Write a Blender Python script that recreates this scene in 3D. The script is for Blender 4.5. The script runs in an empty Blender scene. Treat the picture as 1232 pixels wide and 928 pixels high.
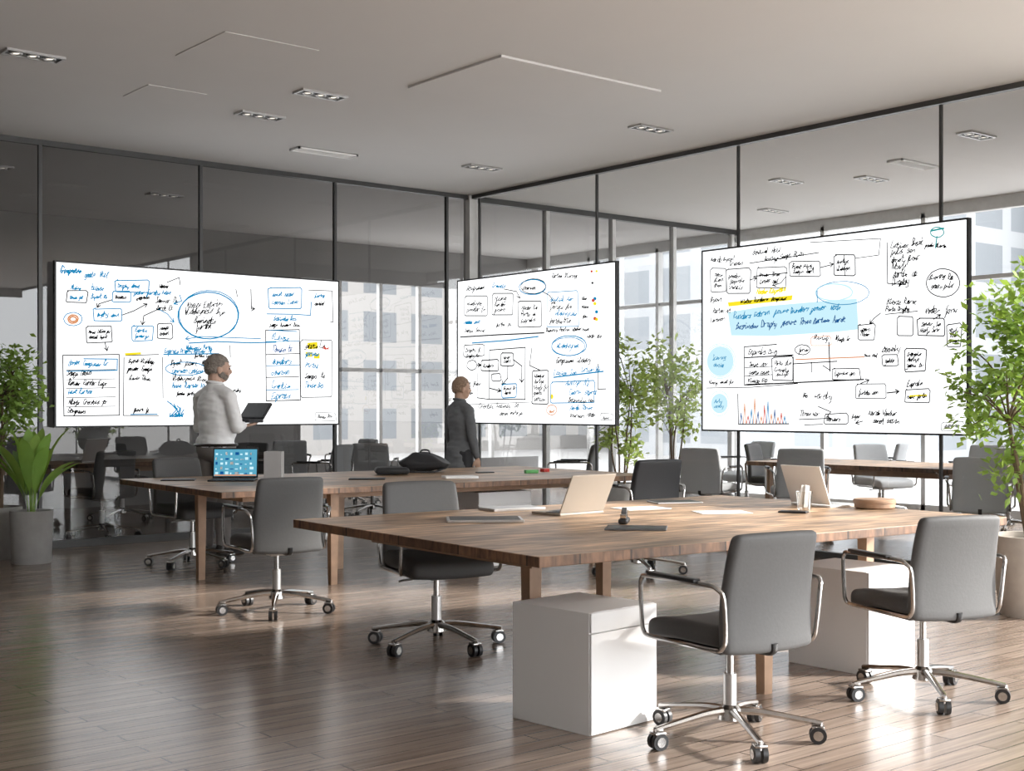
import bpy, bmesh, math, random
from mathutils import Vector, Matrix, noise
random.seed(7)
C = bpy.context
COL = C.scene.collection
try:
    C.scene.view_settings.view_transform = 'Standard'
except Exception:
    pass
R = math.radians

# ------------------------------------------------------------------ materials
def nmat(name):
    m = bpy.data.materials.new(name); m.use_nodes = True
    nt = m.node_tree
    return m, nt, nt.nodes['Principled BSDF']

def mat(name, col, rough=0.5, metal=0.0, vary=0.12, scale=12.0, bump=0.0, spec=None, coat=0.0):
    m, nt, p = nmat(name)
    tc = nt.nodes.new('ShaderNodeTexCoord')
    n = nt.nodes.new('ShaderNodeTexNoise'); n.inputs['Scale'].default_value = scale
    n.inputs['Detail'].default_value = 4
    nt.links.new(tc.outputs['Object'], n.inputs['Vector'])
    mx = nt.nodes.new('ShaderNodeMix'); mx.data_type = 'RGBA'
    c = list(col)
    mx.inputs[6].default_value = [max(0, x*(1-vary)) for x in c] + [1]
    mx.inputs[7].default_value = [min(1, x*(1+vary)) for x in c] + [1]
    nt.links.new(n.outputs['Fac'], mx.inputs[0])
    nt.links.new(mx.outputs[2], p.inputs['Base Color'])
    p.inputs['Roughness'].default_value = rough
    p.inputs['Metallic'].default_value = metal
    if spec is not None: p.inputs['Specular IOR Level'].default_value = spec
    if coat: p.inputs['Coat Weight'].default_value = coat
    if bump:
        b = nt.nodes.new('ShaderNodeBump'); b.inputs['Strength'].default_value = bump
        b.inputs['Distance'].default_value = 0.01
        nt.links.new(n.outputs['Fac'], b.inputs['Height'])
        nt.links.new(b.outputs['Normal'], p.inputs['Normal'])
    return m

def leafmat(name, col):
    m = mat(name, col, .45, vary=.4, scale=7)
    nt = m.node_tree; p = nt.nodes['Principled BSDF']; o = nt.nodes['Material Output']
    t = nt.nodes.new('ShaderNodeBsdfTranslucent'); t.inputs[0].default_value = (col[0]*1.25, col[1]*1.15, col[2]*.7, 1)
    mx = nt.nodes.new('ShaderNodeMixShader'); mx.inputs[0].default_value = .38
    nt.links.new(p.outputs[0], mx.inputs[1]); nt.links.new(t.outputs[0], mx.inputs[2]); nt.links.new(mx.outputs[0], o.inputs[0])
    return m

def emat(name, col, st):
    m = bpy.data.materials.new(name); m.use_nodes = True
    nt = m.node_tree; nt.nodes.clear()
    e = nt.nodes.new('ShaderNodeEmission'); o = nt.nodes.new('ShaderNodeOutputMaterial')
    e.inputs['Color'].default_value = (*col, 1); e.inputs['Strength'].default_value = st
    nt.links.new(e.outputs[0], o.inputs[0])
    return m

def glassmat(name, tint, base=0.05, gl=1.0, edge=0.6):
    m = bpy.data.materials.new(name); m.use_nodes = True
    nt = m.node_tree; nt.nodes.clear()
    o = nt.nodes.new('ShaderNodeOutputMaterial')
    t = nt.nodes.new('ShaderNodeBsdfTransparent'); t.inputs[0].default_value = (*tint, 1)
    g = nt.nodes.new('ShaderNodeBsdfGlossy'); g.inputs['Roughness'].default_value = 0.0
    g.inputs['Color'].default_value = (gl, gl, gl, 1)
    lw = nt.nodes.new('ShaderNodeLayerWeight'); lw.inputs['Blend'].default_value = 0.25
    mr = nt.nodes.new('ShaderNodeMapRange')
    mr.inputs['To Min'].default_value = base; mr.inputs['To Max'].default_value = edge
    nt.links.new(lw.outputs['Fresnel'], mr.inputs['Value'])
    mx = nt.nodes.new('ShaderNodeMixShader')
    nt.links.new(mr.outputs[0], mx.inputs[0])
    nt.links.new(t.outputs[0], mx.inputs[1]); nt.links.new(g.outputs[0], mx.inputs[2])
    nt.links.new(mx.outputs[0], o.inputs[0])
    return m

def plankmat(name, c1, c2, cm, bw, rh, mort, rough, grain=0.5, coat=0.0, gscale=(1.5, 30, 30), blotch=0.0, bumpd=.003, spec=.5):
    m, nt, p = nmat(name)
    tc = nt.nodes.new('ShaderNodeTexCoord')
    br = nt.nodes.new('ShaderNodeTexBrick')
    br.inputs['Scale'].default_value = 1.0
    br.inputs['Brick Width'].default_value = bw; br.inputs['Row Height'].default_value = rh
    br.inputs['Mortar Size'].default_value = mort; br.inputs['Mortar Smooth'].default_value = 0.1
    br.inputs['Color1'].default_value = (*c1, 1); br.inputs['Color2'].default_value = (*c2, 1)
    br.inputs['Mortar'].default_value = (*cm, 1)
    br.offset = 0.37
    nt.links.new(tc.outputs['Object'], br.inputs['Vector'])
    mp = nt.nodes.new('ShaderNodeMapping'); mp.inputs['Scale'].default_value = gscale
    nt.links.new(tc.outputs['Object'], mp.inputs['Vector'])
    n = nt.nodes.new('ShaderNodeTexNoise'); n.inputs['Scale'].default_value = 1.5
    n.inputs['Detail'].default_value = 6; n.inputs['Distortion'].default_value = 0.6
    nt.links.new(mp.outputs[0], n.inputs['Vector'])
    mr = nt.nodes.new('ShaderNodeMapRange')
    mr.inputs['From Min'].default_value = 0.3; mr.inputs['From Max'].default_value = 0.7
    mr.inputs['To Min'].default_value = 1 - grain; mr.inputs['To Max'].default_value = 1 + grain*0.5
    nt.links.new(n.outputs['Fac'], mr.inputs['Value'])
    fac = mr.outputs[0]
    if blotch:
        n2 = nt.nodes.new('ShaderNodeTexNoise'); n2.inputs['Scale'].default_value = 4.5; n2.inputs['Detail'].default_value = 5
        mp2 = nt.nodes.new('ShaderNodeMapping'); mp2.inputs['Scale'].default_value = (.8, 2.2, 1)
        nt.links.new(tc.outputs['Object'], mp2.inputs['Vector']); nt.links.new(mp2.outputs[0], n2.inputs['Vector'])
        m3 = nt.nodes.new('ShaderNodeMapRange'); m3.inputs['From Min'].default_value = .35; m3.inputs['From Max'].default_value = .65
        m3.inputs['To Min'].default_value = 1-blotch; m3.inputs['To Max'].default_value = 1+blotch*.5
        nt.links.new(n2.outputs['Fac'], m3.inputs['Value'])
        mm = nt.nodes.new('ShaderNodeMath'); mm.operation = 'MULTIPLY'
        nt.links.new(mr.outputs[0], mm.inputs[0]); nt.links.new(m3.outputs[0], mm.inputs[1]); fac = mm.outputs[0]
    vm = nt.nodes.new('ShaderNodeVectorMath'); vm.operation = 'SCALE'
    nt.links.new(br.outputs['Color'], vm.inputs[0]); nt.links.new(fac, vm.inputs['Scale'])
    nt.links.new(vm.outputs[0], p.inputs['Base Color'])
    r2 = nt.nodes.new('ShaderNodeMapRange')
    r2.inputs['To Min'].default_value = rough*0.8; r2.inputs['To Max'].default_value = rough*1.25
    nt.links.new(n.outputs['Fac'], r2.inputs['Value']); nt.links.new(r2.outputs[0], p.inputs['Roughness'])
    b = nt.nodes.new('ShaderNodeBump'); b.inputs['Strength'].default_value = 0.25; b.inputs['Distance'].default_value = bumpd
    nt.links.new(br.outputs['Fac'], b.inputs['Height']); b.invert = True
    nt.links.new(b.outputs['Normal'], p.inputs['Normal'])
    p.inputs['Specular IOR Level'].default_value = spec
    if coat: p.inputs['Coat Weight'].default_value = coat
    return m

def facademat(name, wall, glass, bw, rh, mort):
    m, nt, p = nmat(name)
    tc = nt.nodes.new('ShaderNodeTexCoord')
    sx = nt.nodes.new('ShaderNodeSeparateXYZ'); cx = nt.nodes.new('ShaderNodeCombineXYZ')
    nt.links.new(tc.outputs['Object'], sx.inputs[0])
    ad = nt.nodes.new('ShaderNodeMath'); ad.operation = 'ADD'
    nt.links.new(sx.outputs['X'], ad.inputs[0]); nt.links.new(sx.outputs['Y'], ad.inputs[1])
    nt.links.new(ad.outputs[0], cx.inputs['X']); nt.links.new(sx.outputs['Z'], cx.inputs['Y'])
    br = nt.nodes.new('ShaderNodeTexBrick'); br.offset = 0.0
    br.inputs['Scale'].default_value = 1.0
    br.inputs['Brick Width'].default_value = bw; br.inputs['Row Height'].default_value = rh
    br.inputs['Mortar Size'].default_value = mort; br.inputs['Mortar Smooth'].default_value = 0.0
    br.inputs['Color1'].default_value = (*glass, 1)
    br.inputs['Color2'].default_value = (*[g*1.2 for g in glass], 1)
    br.inputs['Mortar'].default_value = (*wall, 1)
    nt.links.new(cx.outputs[0], br.inputs['Vector'])
    nt.links.new(br.outputs['Color'], p.inputs['Base Color'])
    p.inputs['Roughness'].default_value = 0.8
    p.inputs['Specular IOR Level'].default_value = 0.1
    return m

M = {}
M['floor'] = plankmat('floor_planks', (.245, .185, .147), (.335, .262, .213), (.085, .06, .047), 1.3, .105, .004, .21, .3, spec=.9)
M['oak'] = plankmat('oak_top', (.60, .405, .26), (.44, .285, .175), (.15, .085, .05), 6.0, .24, .004, .42, .65, gscale=(1.8, 22, 22), blotch=.42)
M['oak_edge'] = plankmat('oak_edge', (.26, .14, .08), (.15, .08, .045), (.05, .03, .02), .28, .5, .006, .55, .6, gscale=(20, 20, 6))
M['oakleg'] = mat('oak_leg', (.34, .21, .13), .5, vary=.3, scale=14)
M['ceil'] = mat('ceiling_paint', (.66, .65, .64), .85, vary=.02, scale=2)
M['ceil_panel'] = mat('ceiling_panel', (.665, .655, .645), .85, vary=.02, scale=3)
M['wall'] = mat('wall_paint', (.48, .475, .47), .85, vary=.04, scale=2)
M['walldark'] = mat('dark_wall_paint', (.26, .255, .25), .8, vary=.1, scale=2)
M['frame'] = mat('dark_anodised_frame', (.07, .07, .07), .4, .3)
M['frame_l'] = mat('pale_frame', (.64, .64, .63), .5, .1)
M['glass_n'] = glassmat('smoked_glass', (.62, .62, .62), .06, .95, .26)
M['glass_e'] = glassmat('clear_glass', (.97, .975, .975), .03, 1.0, .3)
M['black'] = mat('black_plastic', (.015, .015, .016), .4)
M['chrome'] = mat('chrome', (.50, .485, .47), .2, 1.0, vary=.05)
M['alu'] = mat('brushed_aluminium', (.55, .54, .53), .35, .9, vary=.05)
M['fab'] = mat('slate_grey_chair_fabric', (.100, .099, .098), .65, vary=.08, scale=80, bump=.05)
M['fab_seat'] = mat('dark_grey_seat_fabric', (.068, .067, .067), .65, vary=.08, scale=80, bump=.05)
M['fab_l'] = mat('light_grey_chair_fabric', (.45, .46, .47), .75, vary=.06, scale=80)
M['fab_b'] = mat('black_chair_fabric', (.02, .02, .022), .6, vary=.1, scale=80)
M['white'] = mat('white_lacquer', (.78, .775, .77), .45, vary=.02, scale=4)
M['concrete'] = mat('grey_concrete_pot', (.34, .335, .325), .85, vary=.18, scale=9, bump=.2)
M['clay'] = mat('grey_beige_clay_pot', (.40, .35, .30), .8, vary=.2, scale=10, bump=.2)
M['soil'] = mat('soil', (.04, .028, .02), .95, vary=.4, scale=60, bump=.5)
M['leaf'] = leafmat('green_leaves', (.26, .40, .095))
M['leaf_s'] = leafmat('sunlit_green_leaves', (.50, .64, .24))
M['leaf_d'] = leafmat('deep_green_leaves', (.24, .41, .085))
M['bark'] = mat('bark', (.16, .11, .07), .85, vary=.3, scale=25)
M['skin'] = mat('skin', (.56, .36, .27), .55, vary=.06)
M['skin_d'] = mat('tanned_skin', (.48, .30, .21), .55, vary=.06)
M['hair'] = mat('short_greying_hair', (.24, .205, .175), .8, vary=.45, scale=90, bump=.6)
M['hair_d'] = mat('cropped_light_brown_hair', (.27, .18, .12), .8, vary=.45, scale=90, bump=.6)
M['shirt'] = mat('white_shirt', (.92, .92, .92), .8, vary=.02, scale=8, bump=.3)
M['trouser'] = mat('grey_trousers', (.24, .22, .21), .85, vary=.1, scale=10, bump=.4)
M['jacket'] = mat('grey_coat', (.13, .135, .14), .85, vary=.15, scale=9, bump=.4)
M['trouser_d'] = mat('dark_trousers', (.03, .03, .033), .85, vary=.15)
M['shoe'] = mat('dark_leather', (.02, .016, .013), .4)
M['eye'] = mat('eye', (.03, .02, .015), .2)
M['paper'] = mat('white_paper', (.90, .90, .89), .8, vary=.02)
M['greybox'] = mat('grey_card', (.38, .37, .36), .8, vary=.05)
M['beige'] = mat('dull_tan_laptop_shell', (.36, .31, .255), .5, .0, vary=.03)
M['screen_white'] = emat('screen_white', (.98, .99, 1.0), 1.5)
M['w_black'] = mat('ink_black', (.010, .010, .012), .9, spec=0)
M['w_blue'] = emat('ink_blue', (.01, .30, .60), .85)
M['w_dblue'] = emat('ink_deep_blue', (.01, .13, .42), .7)
M['w_lblue'] = emat('ink_light_blue', (.62, .90, 1.0), 1.0)
M['w_yellow'] = emat('ink_yellow', (1.0, .82, .03), 1.0)
M['w_red'] = emat('ink_red', (.8, .08, .04), .8)
M['w_orange'] = emat('ink_orange', (.80, .33, .14), .9)
M['w_grey'] = emat('ink_grey', (.25, .25, .25), .8)
M['w_teal'] = emat('ink_teal', (.05, .42, .42), .8)
M['bulb'] = emat('lamp_glow', (1.0, .93, .82), 1.4)
M['lapscreen'] = emat('laptop_screen_blue', (.12, .44, .62), .9)
M['cupglass'] = glassmat('cup_glass', (.93, .93, .92), .08, 1.0, .6)
M['redthing'] = mat('red_plastic', (.5, .04, .03), .4)
M['greenthing'] = mat('green_plastic', (.12, .45, .12), .4)

# ------------------------------------------------------------------ mesh builder
class MB:
    def __init__(s): s.v = []; s.f = []; s.m = []; s.s = []
    def add(s, vs, fs, mi=0, smooth=True, X=None):
        o = len(s.v)
        for v in vs:
            v = Vector(v)
            s.v.append(tuple(X @ v) if X is not None else tuple(v))
        for f in fs:
            s.f.append([i+o for i in f]); s.m.append(mi); s.s.append(smooth)
        return s
    def rbox(s, size, loc, r=.01, mi=0, rot=(0, 0, 0), cuts=0, fn=None, smooth=False, seg=2):
        bm = bmesh.new(); bmesh.ops.create_cube(bm, size=1.0)
        for v in bm.verts: v.co = Vector((v.co.x*size[0], v.co.y*size[1], v.co.z*size[2]))
        if r > 0:
            bmesh.ops.bevel(bm, geom=list(bm.edges), offset=min(r, min(size)*.49), segments=seg, profile=.5, affect='EDGES')
        if cuts:
            for ax in range(3):
                if size[ax] < max(size)*.3: continue
                for k in range(1, cuts+1):
                    d = -size[ax]/2 + size[ax]*k/(cuts+1)
                    pl = [0, 0, 0]; pl[ax] = d; no = [0, 0, 0]; no[ax] = 1
                    bmesh.ops.bisect_plane(bm, geom=bm.verts[:]+bm.edges[:]+bm.faces[:], plane_co=pl, plane_no=no)
        X = Matrix.Translation(loc) @ Matrix.Rotation(rot[2], 4, 'Z') @ Matrix.Rotation(rot[1], 4, 'Y') @ Matrix.Rotation(rot[0], 4, 'X')
        bm.verts.index_update()
        vs = [v.co.copy() for v in bm.verts]
        if fn: vs = [Vector(fn(v)) for v in vs]
        fs = [[v.index for v in f.verts] for f in bm.faces]
        bm.free()
        return s.add(vs, fs, mi, smooth, X)
    def box(s, a, b, mi=0):
        x0, y0, z0 = a; x1, y1, z1 = b
        vs = [(x0, y0, z0), (x1, y0, z0), (x1, y1, z0), (x0, y1, z0), (x0, y0, z1), (x1, y0, z1), (x1, y1, z1), (x0, y1, z1)]
        fs = [(0, 3, 2, 1), (4, 5, 6, 7), (0, 1, 5, 4), (1, 2, 6, 5), (2, 3, 7, 6), (3, 0, 4, 7)]
        return s.add(vs, fs, mi, False)
    def tube(s, pts, r, n=8, closed=False, smooth_it=0, mi=0, flat=1.0):
        P = [Vector(p) for p in pts]
        if smooth_it:
            Q = []; N = len(P)
            for i in range(N if closed else N-1):
                p0 = P[(i-1) % N] if closed or i > 0 else P[0]
                p1 = P[i]; p2 = P[(i+1) % N]
                p3 = P[(i+2) % N] if closed or i+2 < N else P[-1]
                for k in range(smooth_it):
                    t = k/smooth_it
                    Q.append(.5*((2*p1)+(-p0+p2)*t+(2*p0-5*p1+4*p2-p3)*t*t+(-p0+3*p1-3*p2+p3)*t**3))
            if not closed: Q.append(P[-1])
            P = Q
        N = len(P)
        rs = r if isinstance(r, (list, tuple)) else None
        vs = []; up = None
        for i in range(N):
            if closed: d = P[(i+1) % N]-P[i-1]
            else: d = P[min(i+1, N-1)]-P[max(i-1, 0)]
            d.normalize()
            if up is None:
                up = Vector((0, 0, 1)) if abs(d.z) < .9 else Vector((1, 0, 0))
            a = d.cross(up); a.normalize(); b = a.cross(d); b.normalize(); up = b
            if rs:
                q = i/(N-1)*(len(rs)-1); k = min(int(q), len(rs)-2); rr = rs[k]+(rs[k+1]-rs[k])*(q-k)
            else: rr = r
            for k in range(n):
                t = 2*math.pi*k/n
                vs.append(P[i]+a*math.cos(t)*rr+b*math.sin(t)*rr*flat)
        fs = []
        for i in range(N if closed else N-1):
            j = (i+1) % N
            for k in range(n):
                l = (k+1) % n
                fs.append((i*n+k, i*n+l, j*n+l, j*n+k))
        if not closed:
            fs.append(tuple(reversed(range(n)))); fs.append(tuple((N-1)*n+k for k in range(n)))
        return s.add(vs, fs, mi)
    def cyl(s, p1, p2, r1, r2=None, n=16, mi=0):
        return s.tube([p1, p2], [r1, r1 if r2 is None else r2], n, mi=mi)
    def lathe(s, prof, c=(0, 0, 0), n=28, mi=0):
        vs = []; fs = []
        for (r, z) in prof:
            for k in range(n):
                t = 2*math.pi*k/n
                vs.append((c[0]+r*math.cos(t), c[1]+r*math.sin(t), c[2]+z))
        for i in range(len(prof)-1):
            for k in range(n):
                l = (k+1) % n
                fs.append((i*n+k, i*n+l, (i+1)*n+l, (i+1)*n+k))
        return s.add(vs, fs, mi)
    def sph(s, c, rad, u=16, v=10, mi=0, X=None):
        if not hasattr(rad, '__len__'): rad = (rad, rad, rad)
        vs = [(0, 0, 1)]
        for i in range(1, v):
            a = math.pi*i/v
            for k in range(u):
                t = 2*math.pi*k/u
                vs.append((math.sin(a)*math.cos(t), math.sin(a)*math.sin(t), math.cos(a)))
        vs.append((0, 0, -1))
        fs = [(0, 1+k, 1+(k+1) % u) for k in range(u)]
        for i in range(v-2):
            for k in range(u):
                l = (k+1) % u
                fs.append((1+i*u+k, 1+(i+1)*u+k, 1+(i+1)*u+l, 1+i*u+l))
        L = len(vs)-1
        fs += [(L, 1+(v-2)*u+(k+1) % u, 1+(v-2)*u+k) for k in range(u)]
        T = Matrix.Translation(c) @ (X if X is not None else Matrix.Identity(4)) @ Matrix.Diagonal((*rad, 1))
        return s.add(vs, fs, mi, True, T)
    def cap(s, p1, r1, p2, r2):
        s.sph(p1, r1, 12, 8); s.sph(p2, r2, 12, 8); s.cyl(p1, p2, r1*.98, r2*.98, 12)
        return s
    def mesh(s, name, mats):
        me = bpy.data.meshes.new(name)
        me.from_pydata(s.v, [], s.f)
        for m in mats: me.materials.append(m)
        me.polygons.foreach_set('material_index', s.m)
        me.polygons.foreach_set('use_smooth', s.s)
        me.update()
        if any(s.s):
            try: me.set_sharp_from_angle(angle=R(38))
            except Exception: pass
        return me

def mk(name, mb, mats, parent=None, loc=(0, 0, 0), rotz=0, label=None, cat=None, group=None, kind=None):
    if not isinstance(mats, (list, tuple)): mats = [mats]
    me = mb if isinstance(mb, bpy.types.Mesh) else mb.mesh(name, mats)
    o = bpy.data.objects.new(name, me); COL.objects.link(o)
    o.location = loc; o.rotation_euler = (0, 0, rotz)
    if parent: o.parent = parent
    if label: o['label'] = label
    if cat: o['category'] = cat
    if group: o['group'] = group
    if kind: o['kind'] = kind
    return o

def root(name, loc, rotz=0, label=None, cat=None, group=None, scale=1.0):
    e = bpy.data.objects.new(name, None); COL.objects.link(e)
    e.empty_display_size = .1
    e.location = loc; e.rotation_euler = (0, 0, rotz)
    e.scale = scale if hasattr(scale, '__len__') else (scale,)*3
    if label: e['label'] = label
    if cat: e['category'] = cat
    if group: e['group'] = group
    return e

def copy_tree(src, loc, rotz, scale=None, label=None):
    def rec(o, par):
        n = o.copy(); COL.objects.link(n)
        if par: n.parent = par
        for ch in list(o.children):
            rec(ch, n)
        return n
    n = rec(src, None)
    n.location = loc; n.rotation_euler = (0, 0, rotz)
    if scale: n.scale = (scale,)*3
    if label: n['label'] = label
    return n

def struct(name, a, b, m):
    return mk(name, MB().box(a, b), m, kind='structure')

# ------------------------------------------------------------------ room shell
H = 3.89
YN = 12.38; XE = 9.5; XO = 14.4
struct('floor', (-3, -3.5, -.12), (14.6, 17.2, 0), M['floor'])
cm = MB(); cm.box((-3, -3.5, H), (9.6, 17.2, H+.2)); cm.box((9.6, 4.6, H), (14.6, 17.2, H+.2))
mk('ceiling', cm, M['ceil'], kind='structure')
struct('wall_west', (-3.1, -3.5, 0), (-3, 17.2, H), M['wall'])
nw = MB(); nw.box((-3, 17.1, 0), (9.9, 17.2, H)); nw.box((9.9, 17.1, 0), (14.6, 17.2, .5)); nw.box((9.9, 17.1, 3.3), (14.6, 17.2, H))  # window opening added to brighten the room behind the glass partition
mk('wall_north', nw, M['walldark'], kind='structure')
sw = MB(); sw.box((-3, -3.5, 0), (2.0, -3.4, H)); sw.box((2.0, -3.5, 3.7), (9.5, -3.4, H))
mk('wall_south', sw, M['wall'], kind='structure')
struct('wall_passage', (9.56, 4.6, 0), (14.6, 4.7, H), M['wall'])

tn = [0]; wn = [0]
def trim(a, b, m=None):
    tn[0] += 1
    return struct('trim_%d' % tn[0], a, b, m or M['frame'])
def pane(pts, m):
    wn[0] += 1
    mb = MB(); mb.add(pts, [(0, 1, 2, 3)], 0, False)
    return mk('window_%d' % wn[0], mb, m, kind='structure')

# north glass partition
xs = [-3.0, -.5, 1.1, 2.72, 4.34, 5.99, 7.60, 9.14]
for x in xs[1:]:
    trim((x-.016, YN-.02, .06), (x+.016, YN+.02, H-.05))
trim((-3, YN-.03, H-.05), (9.44, YN+.03, H)); trim((-3, YN-.03, 0), (9.44, YN+.03, .07))
for a, b in zip(xs, xs[1:]+[9.44]):
    pane([(a+.016, YN, .07), (b-.016, YN, .07), (b-.016, YN, H-.05), (a+.016, YN, H-.05)], M['glass_n'])
for x in (10.6, 11.35, 12.1, 12.85, 13.6):  # frame bars across the added opening in the far wall
    trim((x-.03, 17.11, .5), (x+.03, 17.19, 3.3), M['frame_l'])
trim((9.9, 17.11, 1.9), (14.6, 17.19, 1.96), M['frame_l'])
# continued partition past the east glass
xs2 = [9.56, 10.7, 11.85, 13.0, 14.2]
for x in xs2[1:]:
    trim((x-.03, YN-.04, .06), (x+.03, YN+.04, H-.07), M['frame_l'])
trim((9.56, YN-.035, H-.07), (14.4, YN+.035, H)); trim((9.56, YN-.035, 0), (14.4, YN+.035, .07))
for a, b in zip(xs2, xs2[1:]):
    pane([(a+.03, YN, .07), (b-.03, YN, .07), (b-.03, YN, H-.07), (a+.03, YN, H-.07)], M['glass_n'])
# corner post
trim((XE-.06, YN-.06, 0), (XE+.06, YN+.06, H), M['frame_l'])
trim((XE-.012, YN-.19, .06), (XE+.012, YN-.165, H-.05), M['frame'])
# east glass partition
ys = [YN-.19, 10.16, 8.19, 6.02, 3.9, 1.8, -.3, -2.2]
for y in ys[1:]:
    trim((XE-.012, y-.012, .06), (XE+.012, y+.012, H-.05))
trim((XE-.03, -3.4, H-.045), (XE+.03, YN-.06, H)); trim((XE-.03, -3.4, 0), (XE+.03, YN-.06, .06))
for a, b in zip(ys, ys[1:]):
    pane([(XE, a-.012, .06), (XE, b+.012, .06), (XE, b+.012, H-.045), (XE, a-.012, H-.045)], M['glass_e'])
# outer facade windows of neighbouring room
y = 4.7
while y < 17:
    trim((XO-.05, y-.03, 0), (XO+.05, y+.03, H-.1), M['frame_l']); y += 1.55
trim((XO-.05, 4.7, H-.16), (XO+.05, 17.1, H), M['frame_l'])
trim((XO-.05, 4.7, 0), (XO+.05, 17.1, .12), M['frame_l'])
trim((XO-.04, 4.7, 2.9), (XO+.04, 17.1, 2.95), M['frame_l'])

# ------------------------------------------------------------------ exterior
mk('ground', MB().box((-60, -80, -.6), (120, 120, -.2)), mat('pavement', (.4, .39, .38), .9), kind='structure')
fac = [facademat('facade_pale', (.40, .395, .39), (.21, .22, .235), 2.2, 3.2, .45),
       facademat('facade_stone', (.36, .345, .33), (.19, .20, .21), 1.9, 1.6, .3),
       facademat('facade_glass', (.39, .40, .41), (.23, .245, .26), 1.8, 1.5, .22)]
bl = [((30, -6, 0), (42, 6, 19), 0, 'pale office block with rows of square windows'), ((34, 7, 0), (46, 18, 24), 1, 'stone office building with small windows'),
      ((30, 19, 0), (42, 31, 20), 2, 'pale building with rows of small windows'), ((36, 33, 0), (48, 52, 22), 0, 'pale office block with rows of square windows'),
      ((16, 36, 0), (34, 46, 19), 1, 'stone office building with small windows')]
for a, b, k, lb in bl:
    mb = MB(); mb.box((a[0], a[1], -.2), (b[0], b[1], b[2]))
    mb.box((a[0]-.3, a[1]-.3, b[2]), (b[0]+.3, b[1]+.3, b[2]+.5))
    mk('building', mb, fac[k], label=lb, cat='building')

# ------------------------------------------------------------------ ceiling fixtures
def downlight(loc, rotz=0):
    r = root('recessed_downlight', loc, rotz, 'black rectangular ceiling downlight with three small spots', 'ceiling light', 'ceiling downlights')
    f = MB(); w, d = .42, .17
    f.box((-w/2, -d/2, -.018), (w/2, -d/2+.018, 0)); f.box((-w/2, d/2-.018, -.018), (w/2, d/2, 0))
    f.box((-w/2, -d/2, -.018), (-w/2+.018, d/2, 0)); f.box((w/2-.018, -d/2, -.018), (w/2, d/2, 0))
    mk('light_trim', f, M['alu'], r)
    mk('light_housing', MB().box((-w/2+.018, -d/2+.018, -.008), (w/2-.018, d/2-.018, 0)), M['black'], r)
    for i in (-1, 0, 1):
        b = MB(); b.lathe([(0, -.014), (.020, -.014), (.030, -.008)], (i*.12, 0, 0), 14, 0)
        b.tube([(i*.12+.04*math.cos(t*math.pi/6), .04*math.sin(t*math.pi/6), -.012) for t in range(12)], .007, 6, True, 0, 1)
        mk('bulb', b, [M['bulb'], M['alu']], r, label='small glowing round spot')
    return r
dl = downlight((3.25, 9.41, H))
for p in [(5.46, 9.11), (5.445, 10.1), (8.45, 8.32), (8.44, 10.8), (2.0, 6.2), (11.6, 9.3), (12.2, 8.6), (11.0, 6.6), (13.2, 10.8), (4.4, 14.0), (6.6, 14.6)]:
    copy_tree(dl, (p[0], p[1], H), 0)
def panel(x0, y0, x1, y1, t, lb):
    mb = MB(); cx, cy = (x0+x1)/2, (y0+y1)/2
    mb.rbox((x1-x0, y1-y0, t), (0, 0, -t/2), .002)
    mk('ceiling_panel', mb, M['ceil_panel'], None, (cx, cy, H), 0, lb, 'ceiling panel')
panel(4.05, 8.0, 4.78, 8.78, .005, 'flat square painted access panel in the ceiling')
panel(4.25, 9.7, 4.75, 10.2, .005, 'flat square painted access panel in the ceiling')
panel(5.86, 7.27, 7.5, 8.45, .018, 'shallow rectangular raft panel fixed under the ceiling')
def vent(loc):
    r = root('ceiling_vent', loc, 0, 'white linear slot air vent in the ceiling', 'air vent')
    f = MB(); f.box((-.34, -.09, -.02), (.34, -.075, 0)); f.box((-.34, .075, -.02), (.34, .09, 0)); f.box((-.34, -.09, -.02), (-.32, .09, 0)); f.box((.32, -.09, -.02), (.34, .09, 0))
    f.box((-.34, -.09, -.004), (.34, .09, 0))
    mk('vent_frame', f, M['paper'], r)
    for i in range(5):
        mk('louvre', MB().rbox((.63, .018, .004), (0, -.055+i*.027, -.012), .001, rot=(R(35), 0, 0)), M['paper'], r)
vent((6.73, 11.16, H)); vent((11.8, 7.8, H))

# ------------------------------------------------------------------ handwriting font
G = {'a': ["36 16 04 13 33 36 33 43"], 'b': ["09 03 23 34 26 06"], 'c': ["36 16 04 13 33"], 'd': ["36 16 04 13 33 39 33"], 'e': ["04 35 26 16 04 13 33"],
     'f': ["39 28 20", "16 36"], 'g': ["36 16 04 13 33", "36 31 20 00"], 'h': ["09 03 05 26 35 33"], 'i': ["16 13 23", "18 17"], 'k': ["09 03", "36 04 33"],
     'l': ["09 03 13"], 'm': ["06 03 05 16 25 23", "25 36 45 43"], 'n': ["06 03 05 26 35 33"], 'o': ["16 04 13 34 26 16"], 'p': ["06 00", "06 26 34 23 03"],
     'r': ["06 03 05 26 36"], 's': ["36 15 34 13 03"], 't': ["18 13 33", "06 36"], 'u': ["06 04 13 33 36 33"], 'v': ["06 13 36"], 'w': ["06 13 25 33 46"],
     'y': ["06 13 33", "36 31 10"], 'z': ["06 36 03 33"], 'R': ["03 09 28 26 05 33"], 'D': ["09 03 34 37 09"], 'S': ["38 19 07 35 23 03"], 'A': ["03 29 43", "15 35"],
     'W': ["09 13 26 33 49"], 'P': ["03 09 39 36 06"], 'G': ["48 19 04 13 33 35 25"], 'F': ["03 09 39", "06 26"], 'C': ["38 19 04 13 33"], 'B': ["03 09 28 06 35 03"],
     'L': ["09 03 33"], 'T': ["09 49", "29 23"], 'E': ["39 09 03 33", "06 26"], 'M': ["03 09 25 49 43"], 'N': ["03 09 33 39"], '/': ["03 49"], '-': ["05 35"]}
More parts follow.
